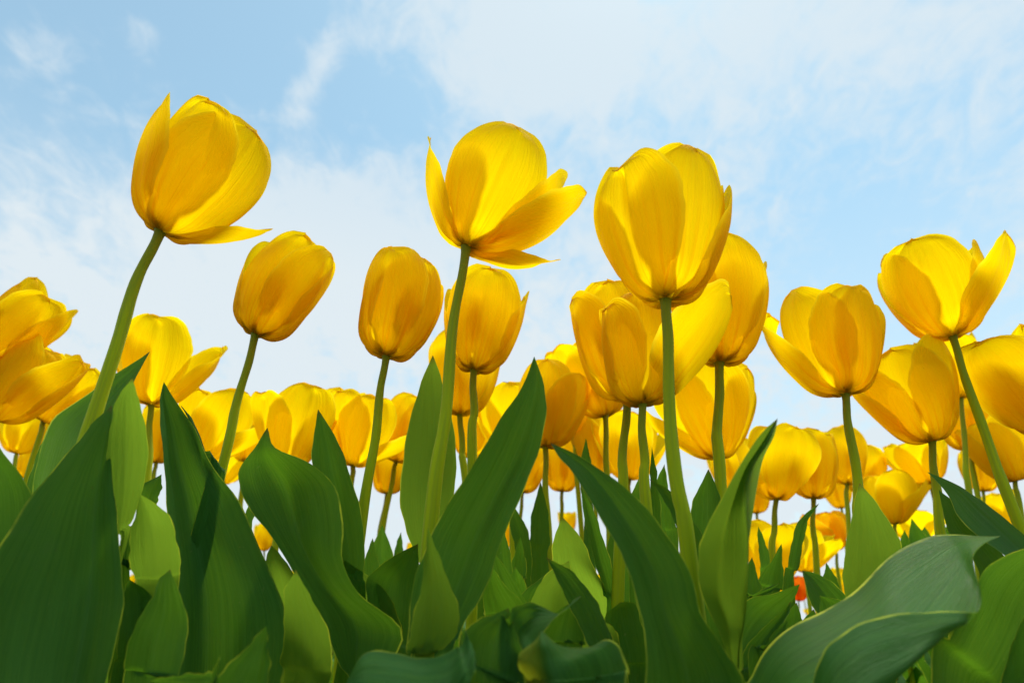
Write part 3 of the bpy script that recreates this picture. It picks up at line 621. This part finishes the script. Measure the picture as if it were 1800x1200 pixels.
leaf3('D', [[(606, 1204, .195)], [(640, 1156, .200), (638, 1185, .19), (630, 1230, .185)], [(686, 1151, .206), (690, 1190, .19), (690, 1260, .185)], [(735, 1156, .206), (742, 1200, .19), (742, 1270, .185)], [(780, 1143, .200), (790, 1195, .188), (795, 1270, .185)], [(805, 1128, .200), (818, 1170, .188), (826, 1210, .185)], [(812, 1160, .21), (822, 1200, .2), (828, 1250, .19)]])
# plant E
leaf('E', [(968, 778), (984, 800, 1012, 798), (1010, 832, 1068, 832), (1048, 898, 1120, 876), (1080, 962, 1172, 936), (1104, 1020, 1212, 1004), (1120, 1082, 1228, 1068), (1131, 1140, 1272, 1138), (1135, 1210, 1306, 1200), (1124, 1300, 1296, 1290), (1120, 1420, 1250, 1420)], dy=-0.04, cf=0.24, m=0.45, tilt=-0.15, lean=0.01, q=0.48)
leaf3('E', [[(1367, 735, .205)],
            [(1342, 762, .200), (1346, 768, .205), (1350, 774, .201), (1355, 772, .208), (1360, 765, .214)],
            [(1302, 822, .202), (1310, 826, .212), (1318, 822, .205), (1332, 818, .214), (1340, 808, .224)],
            [(1264, 882, .208), (1285, 890, .222), (1308, 885, .210), (1322, 880, .222), (1331, 868, .234)],
            [(1235, 932, .216), (1270, 940, .232), (1312, 945, .219), (1320, 940, .230), (1324, 928, .242)],
            [(1221, 968, .222), (1265, 985, .238), (1313, 990, .225), (1316, 980, .234), (1318, 972, .244)],
            [(1223, 1030, .231), (1264, 1045, .246), (1311, 1050, .235), (1313, 1046, .239), (1314, 1034, .243)],
            [(1247, 1085, .240), (1278, 1092, .250), (1307, 1096, .243), (1309, 1094, .245), (1310, 1088, .247)],
            [(1268, 1125, .246), (1284, 1130, .250), (1300, 1134, .247), (1301, 1133, .248), (1302, 1128, .249)],
            [(1282, 1170, .252), (1289, 1174, .254), (1298, 1176, .252), (1299, 1175, .253), (1300, 1170, .254)],
            [(1282, 1240, .258), (1289, 1244, .260), (1298, 1246, .258), (1299, 1245, .259), (1300, 1240, .260)]], mat=M_LEAF_LIT)
leaf('E', [(1141, 841), (1162, 868, 1178, 862), (1182, 910, 1210, 905), (1195, 950, 1238, 948), (1200, 1000, 1240, 1000), (1200, 1060, 1235, 1060)], dy=0.05, cf=0.18, label=None)
# plant H / I / AM
leaf('H', [(1245, 824), (1226, 866, 1262, 860), (1216, 905, 1270, 905), (1214, 960, 1268, 960), (1220, 1030, 1262, 1030)], dy=-0.01, cf=0.16)
leaf('I', [(1146, 784), (1141, 830, 1154, 830), (1140, 880, 1160, 880), (1142, 940, 1164, 940), (1145, 1000, 1165, 1000)], dy=0.02, cf=0.1)
leaf('I', [(1168, 815), (1148, 860, 1176, 862), (1142, 920, 1188, 920), (1146, 990, 1196, 990)], dy=0.05, cf=0.16)
leaf('I', [(1130, 824), (1112, 870, 1140, 866), (1104, 920, 1146, 915), (1104, 980, 1146, 980)], dy=0.06, cf=0.16)
# plant J
leaf('J', [(1511, 848), (1498, 895, 1552, 898), (1488, 945, 1580, 948), (1484, 990, 1590, 990), (1487, 1030, 1572, 1030), (1496, 1080, 1545, 1080), (1500, 1140, 1540, 1140)], dy=-0.05, cf=0.15, m=0.45, lean=-0.035, mat=M_LEAF_LIT)
# plant K
leaf('K', [(1630, 829), (1668, 868, 1694, 856), (1690, 905, 1740, 888), (1722, 940, 1790, 930), (1765, 975, 1840, 985), (1800, 1020, 1870, 1050), (1800, 1100, 1860, 1120)], dy=-0.03, cf=0.16, tilt=-0.3)
leaf('K', [(1650, 860), (1658, 900, 1680, 885), (1664, 935, 1708, 922), (1690, 960, 1745, 950), (1720, 1000, 1780, 1000), (1740, 1080, 1790, 1080)], dy=-0.01, cf=0.12)
# plant l1: the long gutter shaped leaf and the broad one behind it
leaf3('l1', [[(1760, 941, .235)],
             [(1735, 944, .245), (1733, 948, .240), (1731, 952, .234), (1729, 955, .230), (1727, 958, .226)],
             [(1700, 945, .255), (1703, 958, .246), (1706, 972, .232), (1708, 980, .222), (1708, 986, .214)],
             [(1660, 944, .265), (1678, 980, .248), (1700, 1016, .228), (1715, 1036, .214), (1722, 1046, .204)],
             [(1615, 955, 0.268), (1632, 1020, 0.240), (1664, 1082, 0.208), (1696, 1090, 0.198), (1704, 1077, 0.198)],
             [(1560, 984, 0.266), (1578, 1070, 0.224), (1610, 1150, 0.188), (1640, 1110, 0.191), (1640, 1078, 0.198)],
             [(1505, 1036, 0.262), (1530, 1110, 0.221), (1560, 1200, 0.184), (1580, 1130, 0.187), (1575, 1080, 0.194)],
             [(1452, 1068, 0.258), (1480, 1140, 0.218), (1520, 1230, 0.182), (1525, 1150, 0.185), (1510, 1096, 0.192)],
             [(1400, 1090, 0.254), (1430, 1170, 0.216), (1490, 1260, 0.182), (1480, 1180, 0.185), (1458, 1122, 0.192)],
             [(1352, 1128, 0.250), (1385, 1200, 0.216), (1450, 1290, 0.184), (1448, 1220, 0.187), (1432, 1158, 0.194)],
             [(1318, 1190, 0.246), (1350, 1250, 0.218), (1410, 1320, 0.190), (1420, 1270, 0.193), (1416, 1210, 0.200)],
             [(1290, 1280, 0.244), (1320, 1340, 0.218), (1370, 1400, 0.194), (1385, 1360, 0.197), (1392, 1300, 0.204)]])
leaf('l1', [(1900, 950), (1790, 966, 1890, 1010), (1728, 1000, 1870, 1090), (1700, 1060, 1850, 1160), (1672, 1120, 1810, 1230), (1640, 1190, 1760, 1290)], Y=0.262, cf=0.2, m=0.55, tilt=-0.25)
leaf('l1', [(1860, 1010), (1800, 1060, 1900, 1080), (1775, 1130, 1900, 1150), (1760, 1210, 1880, 1220), (1750, 1290, 1840, 1290)], Y=0.232, cf=0.2)
# plant l2: bent leaf, its flap, torn leaf and companions
leaf('l2', [(894, 1068), (850, 1085, 910, 1118), (815, 1108, 925, 1152), (803, 1150, 922, 1200), (800, 1240, 912, 1270)], Y=0.215, cf=0.12, tilt=0.25)
leaf3('l2', [[(1022, 1047, .222)], [(1005, 1052, .226), (1002, 1062, .222), (998, 1072, .219)], [(984, 1070, .225), (981, 1082, .221), (976, 1094, .216)], [(940, 1060, .222), (945, 1085, .222), (955, 1114, .215)], [(908, 1063, .216), (922, 1098, .222), (940, 1140, .212)], [(893, 1082, .211), (908, 1120, .218), (928, 1162, .209)], [(890, 1150, .22), (905, 1190, .215), (920, 1230, .21)]])
leaf3('l2', [[(951, 1107, .198)],
             [(937, 1131, .199), (945, 1130, .195), (956, 1128, .190), (970, 1124, .195), (986, 1123, .201)],
             [(919, 1155, .200), (942, 1156, .195), (965, 1156, .188), (1000, 1142, .196), (1036, 1134, .205)],
             [(919, 1170, .201), (946, 1174, .194), (972, 1178, .187), (1030, 1154, .196), (1074, 1132, .207)],
             [(926, 1200, .202), (953, 1206, .194), (982, 1212, .187), (1042, 1200, .196), (1102, 1184, .206)],
             [(930, 1262, .202), (957, 1266, .195), (986, 1270, .188), (1046, 1264, .195), (1104, 1258, .203)]], ripple=0.0014, mat=M_LEAF_Y, label='leaf yellowing along its ragged left edge')
leaf('l2', [(959, 978), (984, 1022, 1010, 1008), (1006, 1062, 1046, 1052), (1024, 1105, 1066, 1092), (1040, 1150, 1084, 1148), (1050, 1210, 1104, 1210)], Y=0.265, cf=0.16, tilt=-0.2)
leaf('l2', [(1090, 1058), (1065, 1075, 1118, 1062), (1064, 1110, 1132, 1105), (1078, 1160, 1140, 1160), (1085, 1230, 1140, 1230)], Y=0.29, cf=0.2)
leaf('l2', [(1000, 1060), (960, 1085, 1020, 1090), (930, 1120, 1030, 1130), (925, 1170, 1030, 1180)], Y=0.275, cf=0.16)
# plant l3
leaf('l3', [(228, 1018), (216, 1040, 268, 1050), (212, 1090, 276, 1090), (205, 1150, 280, 1150), (190, 1230, 270, 1230)], Y=0.262, cf=0.14)
leaf('l3', [(299, 1000), (274, 1022, 312, 1030), (262, 1060, 322, 1080), (236, 1110, 320, 1130), (222, 1170, 310, 1190), (210, 1250, 300, 1250)], Y=0.235, cf=0.15, tilt=0.2)
leaf('l3', [(246, 868), (231, 925, 300, 905), (227, 975, 318, 955), (234, 1020, 318, 1005), (238, 1080, 306, 1070)], Y=0.27, cf=0.15, lean=-0.03, mat=M_LEAF_LIT)
leaf('l3', [(284, 833), (246, 858, 284, 862), (240, 882, 276, 885), (244, 925, 276, 925)], Y=0.33, cf=-0.12)
leaf('l3', [(240, 915), (216, 940, 236, 950), (208, 985, 232, 1000), (206, 1030, 228, 1030)], Y=0.285, cf=0.14)
leaf('l3', [(469, 1099), (432, 1138, 470, 1140), (388, 1180, 472, 1185), (360, 1220, 470, 1240), (350, 1290, 460, 1300)], Y=0.205, cf=0.16, m=0.75, tilt=-0.2)
leaf('l3', [(260, 1196), (300, 1188, 300, 1230), (340, 1187, 340, 1250), (370, 1184, 365, 1260), (380, 1210, 360, 1290)], Y=0.20, cf=0.12)
# plant l4
leaf('l4', [(1406, 1026), (1362, 1038, 1394, 1058), (1316, 1052, 1376, 1092), (1300, 1085, 1340, 1120), (1290, 1130, 1320, 1150), (1290, 1200, 1320, 1200)], dy=-0.03, cf=0.14, tilt=-0.3)
leaf('l4', [(1390, 1056), (1352, 1092, 1388, 1084), (1318, 1130, 1366, 1124), (1300, 1170, 1340, 1168), (1296, 1230, 1335, 1230)], dy=-0.07, cf=0.2, tilt=0.2)
leaf('l4', [(1384, 1090), (1358, 1112, 1382, 1112), (1342, 1140, 1362, 1142), (1320, 1190, 1345, 1190)], dy=-0.085, cf=0.18)
leaf('l4', [(1370, 1024), (1340, 1036, 1356, 1040), (1314, 1046, 1330, 1056), (1300, 1060, 1310, 1080)], dy=0.0, cf=0.12)
leaf('l4', [(1410, 1002), (1414, 1030, 1448, 1012), (1426, 1062, 1482, 1040), (1440, 1080, 1500, 1070), (1440, 1120, 1490, 1120)], dy=0.04, cf=0.16, tilt=-0.2)
leaf('l4', [(1440, 1046), (1440, 1066, 1480, 1056), (1444, 1095, 1490, 1085), (1440, 1140, 1480, 1140)], dy=0.0, cf=0.16)
leaf('l4', [(1440, 884), (1410, 912, 1420, 916), (1394, 945, 1412, 955), (1384, 990, 1404, 1000), (1376, 1040, 1396, 1045)], dy=0.06, cf=0.2)
leaf('l4', [(1374, 954), (1350, 990, 1376, 992), (1332, 1022, 1378, 1030), (1320, 1070, 1372, 1075)], dy=0.08, cf=0.16)
leaf('l4', [(1333, 924), (1332, 955, 1346, 955), (1334, 990, 1354, 990), (1336, 1050, 1356, 1050)], dy=0.12, cf=0.16)
leaf('l4', [(1452, 988), (1448, 1010, 1468, 1012), (1448, 1040, 1480, 1042), (1446, 1080, 1480, 1085)], dy=0.14, cf=0.16)
# plant l5
leaf('l5', [(899, 884), (896, 920, 918, 914), (902, 955, 932, 948), (908, 1000, 936, 1000), (905, 1060, 936, 1060)], dy=0.06, cf=0.2)
leaf('l5', [(950, 846), (936, 900, 962, 895), (932, 950, 968, 950), (932, 1010, 966, 1010)], dy=0.08, cf=0.16)
leaf('l5', [(915, 942), (902, 975, 922, 975), (896, 1010, 926, 1012), (895, 1060, 926, 1060)], dy=0.02, cf=0.16)
leaf('l5', [(866, 968), (862, 1000, 900, 1015), (866, 1045, 932, 1065), (872, 1090, 935, 1100), (870, 1150, 920, 1150)], dy=-0.08, cf=0.16, tilt=0.2)
leaf('l5', [(883, 920), (870, 965, 894, 960), (866, 1010, 904, 1010), (866, 1060, 906, 1060)], dy=-0.02, cf=0.16)
leaf('l5', [(988, 908), (976, 945, 1020, 945), (972, 990, 1042, 990), (978, 1035, 1064, 1035), (985, 1090, 1075, 1090), (990, 1150, 1060, 1150)], dy=-0.02, cf=0.15, lean=-0.05, mat=M_LEAF_LIT)
leaf('l5', [(1020, 850), (1028, 920, 1050, 912), (1042, 985, 1068, 970), (1058, 1040, 1082, 1025), (1066, 1100, 1086, 1095)], dy=-0.04, cf=0.2)
leaf('l5', [(975, 1000), (925, 1035, 972, 1035), (910, 1065, 975, 1075), (910, 1110, 975, 1120)], dy=-0.06, cf=0.15, tilt=0.2)
leaf('l5', [(1030, 770), (1022, 810, 1038, 808), (1022, 860, 1042, 860), (1026, 930, 1044, 930)], dy=0.06, cf=0.16)
leaf('l5', [(672, 922), (648, 975, 690, 972), (640, 1020, 692, 1020), (640, 1080, 690, 1080)], Y=0.5, cf=0.15)
leaf('l5', [(705, 934), (694, 965, 708, 968), (690, 1010, 710, 1010), (690, 1060, 712, 1060)], Y=0.55, cf=0.15)
leaf('l4', [(1322, 978), (1306, 1010, 1332, 1012), (1300, 1045, 1342, 1048), (1300, 1100, 1345, 1100), (1300, 1160, 1340, 1160)], dy=0.02, cf=0.14)
leaf('l4', [(1400, 1058), (1378, 1085, 1412, 1092), (1366, 1120, 1420, 1125), (1364, 1180, 1410, 1180)], dy=0.03, cf=0.14)
leaf('l4', [(1430, 1070), (1412, 1095, 1446, 1098), (1404, 1130, 1450, 1135), (1404, 1190, 1446, 1190)], dy=0.01, cf=0.14)
leaf('l5', [(848, 955), (838, 1000, 868, 1005), (836, 1050, 884, 1055), (840, 1110, 884, 1110), (840, 1170, 880, 1170)], dy=0.03, cf=0.14)
leaf('l5', [(1085, 900), (1070, 950, 1100, 955), (1062, 1010, 1112, 1015), (1062, 1080, 1114, 1080), (1066, 1150, 1110, 1150)], dy=0.08, cf=0.16)
leaf('l5', [(655, 945), (640, 985, 664, 988), (634, 1030, 672, 1030), (634, 1090, 670, 1090)], Y=0.46, cf=0.14)
leaf('l2', [(1062, 1090), (1030, 1110, 1080, 1105), (1020, 1150, 1090, 1150), (1025, 1210, 1090, 1210)], Y=0.30, cf=0.2, lean=-0.03, mat=M_LEAF_LIT)
leaf('l5', [(1000, 985), (968, 1005, 1004, 1008), (940, 1040, 1002, 1050), (930, 1085, 1000, 1100), (930, 1150, 1000, 1150)], Y=0.33, cf=0.16, lean=-0.03, mat=M_LEAF_LIT)
leaf('l5', [(862, 990), (850, 1030, 890, 1030), (850, 1075, 930, 1080), (860, 1130, 925, 1130)], Y=0.30, cf=0.16, lean=-0.02)
leaf('l5', [(905, 995), (890, 1030, 925, 1025), (885, 1070, 935, 1070), (885, 1130, 935, 1130)], Y=0.36, cf=0.18)
# leaf tips behind the gutter shaped leaf
leaf('BA', [(1602, 910), (1600, 945, 1630, 945), (1604, 985, 1650, 985), (1608, 1040, 1650, 1040)], dy=-0.16, cf=0.16)
leaf('BA', [(1590, 930), (1582, 955, 1600, 955), (1580, 990, 1606, 990), (1580, 1040, 1610, 1040)], dy=-0.1, cf=0.16)
leaf('BA', [(1625, 925), (1612, 950, 1640, 948), (1600, 985, 1640, 985), (1600, 1040, 1640, 1040)], dy=-0.12, cf=0.16)
leaf('BE', [(1690, 930), (1660, 925, 1700, 945), (1640, 945, 1690, 970), (1640, 985, 1680, 1000), (1640, 1040, 1670, 1050)], dy=-0.2, cf=0.14)

# ------------------------------------------------------------------ the far side of the field: foliage and flowers nobody could count
def far_field():
    rs = random.Random(5)
    stalks = []
    for name, label, cat, mat in (('field_foliage', 'mass of green tulip leaves and stems filling the field far away and all around', 'foliage', M_LEAF), ('far_flowers', 'mass of tiny yellow tulip flowers far across the field', 'flowers', M_PETAL)):
        V, Fc, UV = [], [], []
        spots = []
        for i in range(2600 if mat is M_LEAF else 420):
            y = (0.95 if mat is M_LEAF else 2.0) + 5.5 * rs.random() ** 1.3
            spots.append((rs.uniform(-1.05, 1.05) * (y + 0.1), y, 1.0))
        for i in range(2200 if mat is M_LEAF else 130):                      # the rows beside and behind the camera
            y = rs.uniform(-1.9, 0.7); x = rs.uniform(-1.7, 1.7)
            if y > -0.16 and abs(x) < 0.42 + 1.05 * max(0, y): continue
            spots.append((x, y, 1.15))
        for (x, y, sc) in spots:
            if mat is M_LEAF:
                az = rs.uniform(0, 6.28); ll = rs.uniform(0.17, 0.31) * sc; w = rs.uniform(0.012, 0.022) * (1 if sc == 1 else 1.4); el = rs.uniform(1.15, 1.5); p = np.array((x, y, 0.0)); off = len(V)
                for j in range(7):
                    f = j / 6
                    d = np.array((math.cos(el) * math.cos(az), math.cos(el) * math.sin(az), math.sin(el)))
                    if j: p = p + d * ll / 6
                    el -= 0.09 + 0.1 * f; sdv = np.array((-math.sin(az), math.cos(az), 0)) * w * math.sin(math.pi * min(0.999, 0.15 + 0.85 * f))
                    V += [p - sdv, p + np.array((0, 0, -0.004)), p + sdv]; UV += [(0, 1 - f), (0.5, 1 - f), (1, 1 - f)]
                Fc += grid_faces(7, 3, off)
            else:
                h = rs.uniform(0.30, 0.36) * sc; stalks.append((x, y, h)); L = rs.uniform(0.06, 0.075); op = rs.uniform(-4, 16); a0 = rs.uniform(0, 6.28)
                tilt = np.array((rs.uniform(-.25, .25), rs.uniform(-.25, .25), 1.0)); tilt /= np.linalg.norm(tilt)
                ex = np.cross(tilt, (0, 1, 0)); ex /= np.linalg.norm(ex); ey = np.cross(tilt, ex)
                for k in range(6):
                    g = petal_grid(rs, L, 0.37, 12, 68, 110, op + rs.uniform(-5, 6), 0, 2.4, 0, 0, 5, 8, 0.93 if k % 2 else 1.0, 1.05)
                    a = a0 + k * math.pi / 3; er = ex * math.cos(a) + ey * math.sin(a); et = -ex * math.sin(a) + ey * math.cos(a)
                    P = np.array((x, y, h)) + g[..., 0:1] * er + g[..., 1:2] * et + g[..., 2:3] * tilt
                    off = len(V); V += list(P.reshape(-1, 3)); UV += grid_uv(8, 5); Fc += grid_faces(8, 5, off)
        tag(mesh_obj(name, V, Fc, UV, mat), label, cat, kind='stuff')
    V, Fc, UV = [], [], []
    for (x, y, h) in stalks:
        off = len(V); bx, by = x + rs.uniform(-.03, .03), y + rs.uniform(-.03, .03)
        for j in range(5):
            f = j / 4; cx, cy = x + (bx - x) * f, y + (by - y) * f; r = 0.0022 + 0.0018 * f
            for i in range(6):
                q = 2 * math.pi * i / 5; V.append((cx + r * math.cos(q), cy + r * math.sin(q), (h + 0.003) * (1 - f))); UV.append((i / 5, f))
        Fc += grid_faces(5, 6, off)
    tag(mesh_obj('far_stalks', V, Fc, UV, M_STEM), 'mass of thin green stalks under the tiny flowers far across the field', 'stalks', kind='stuff')
far_field()
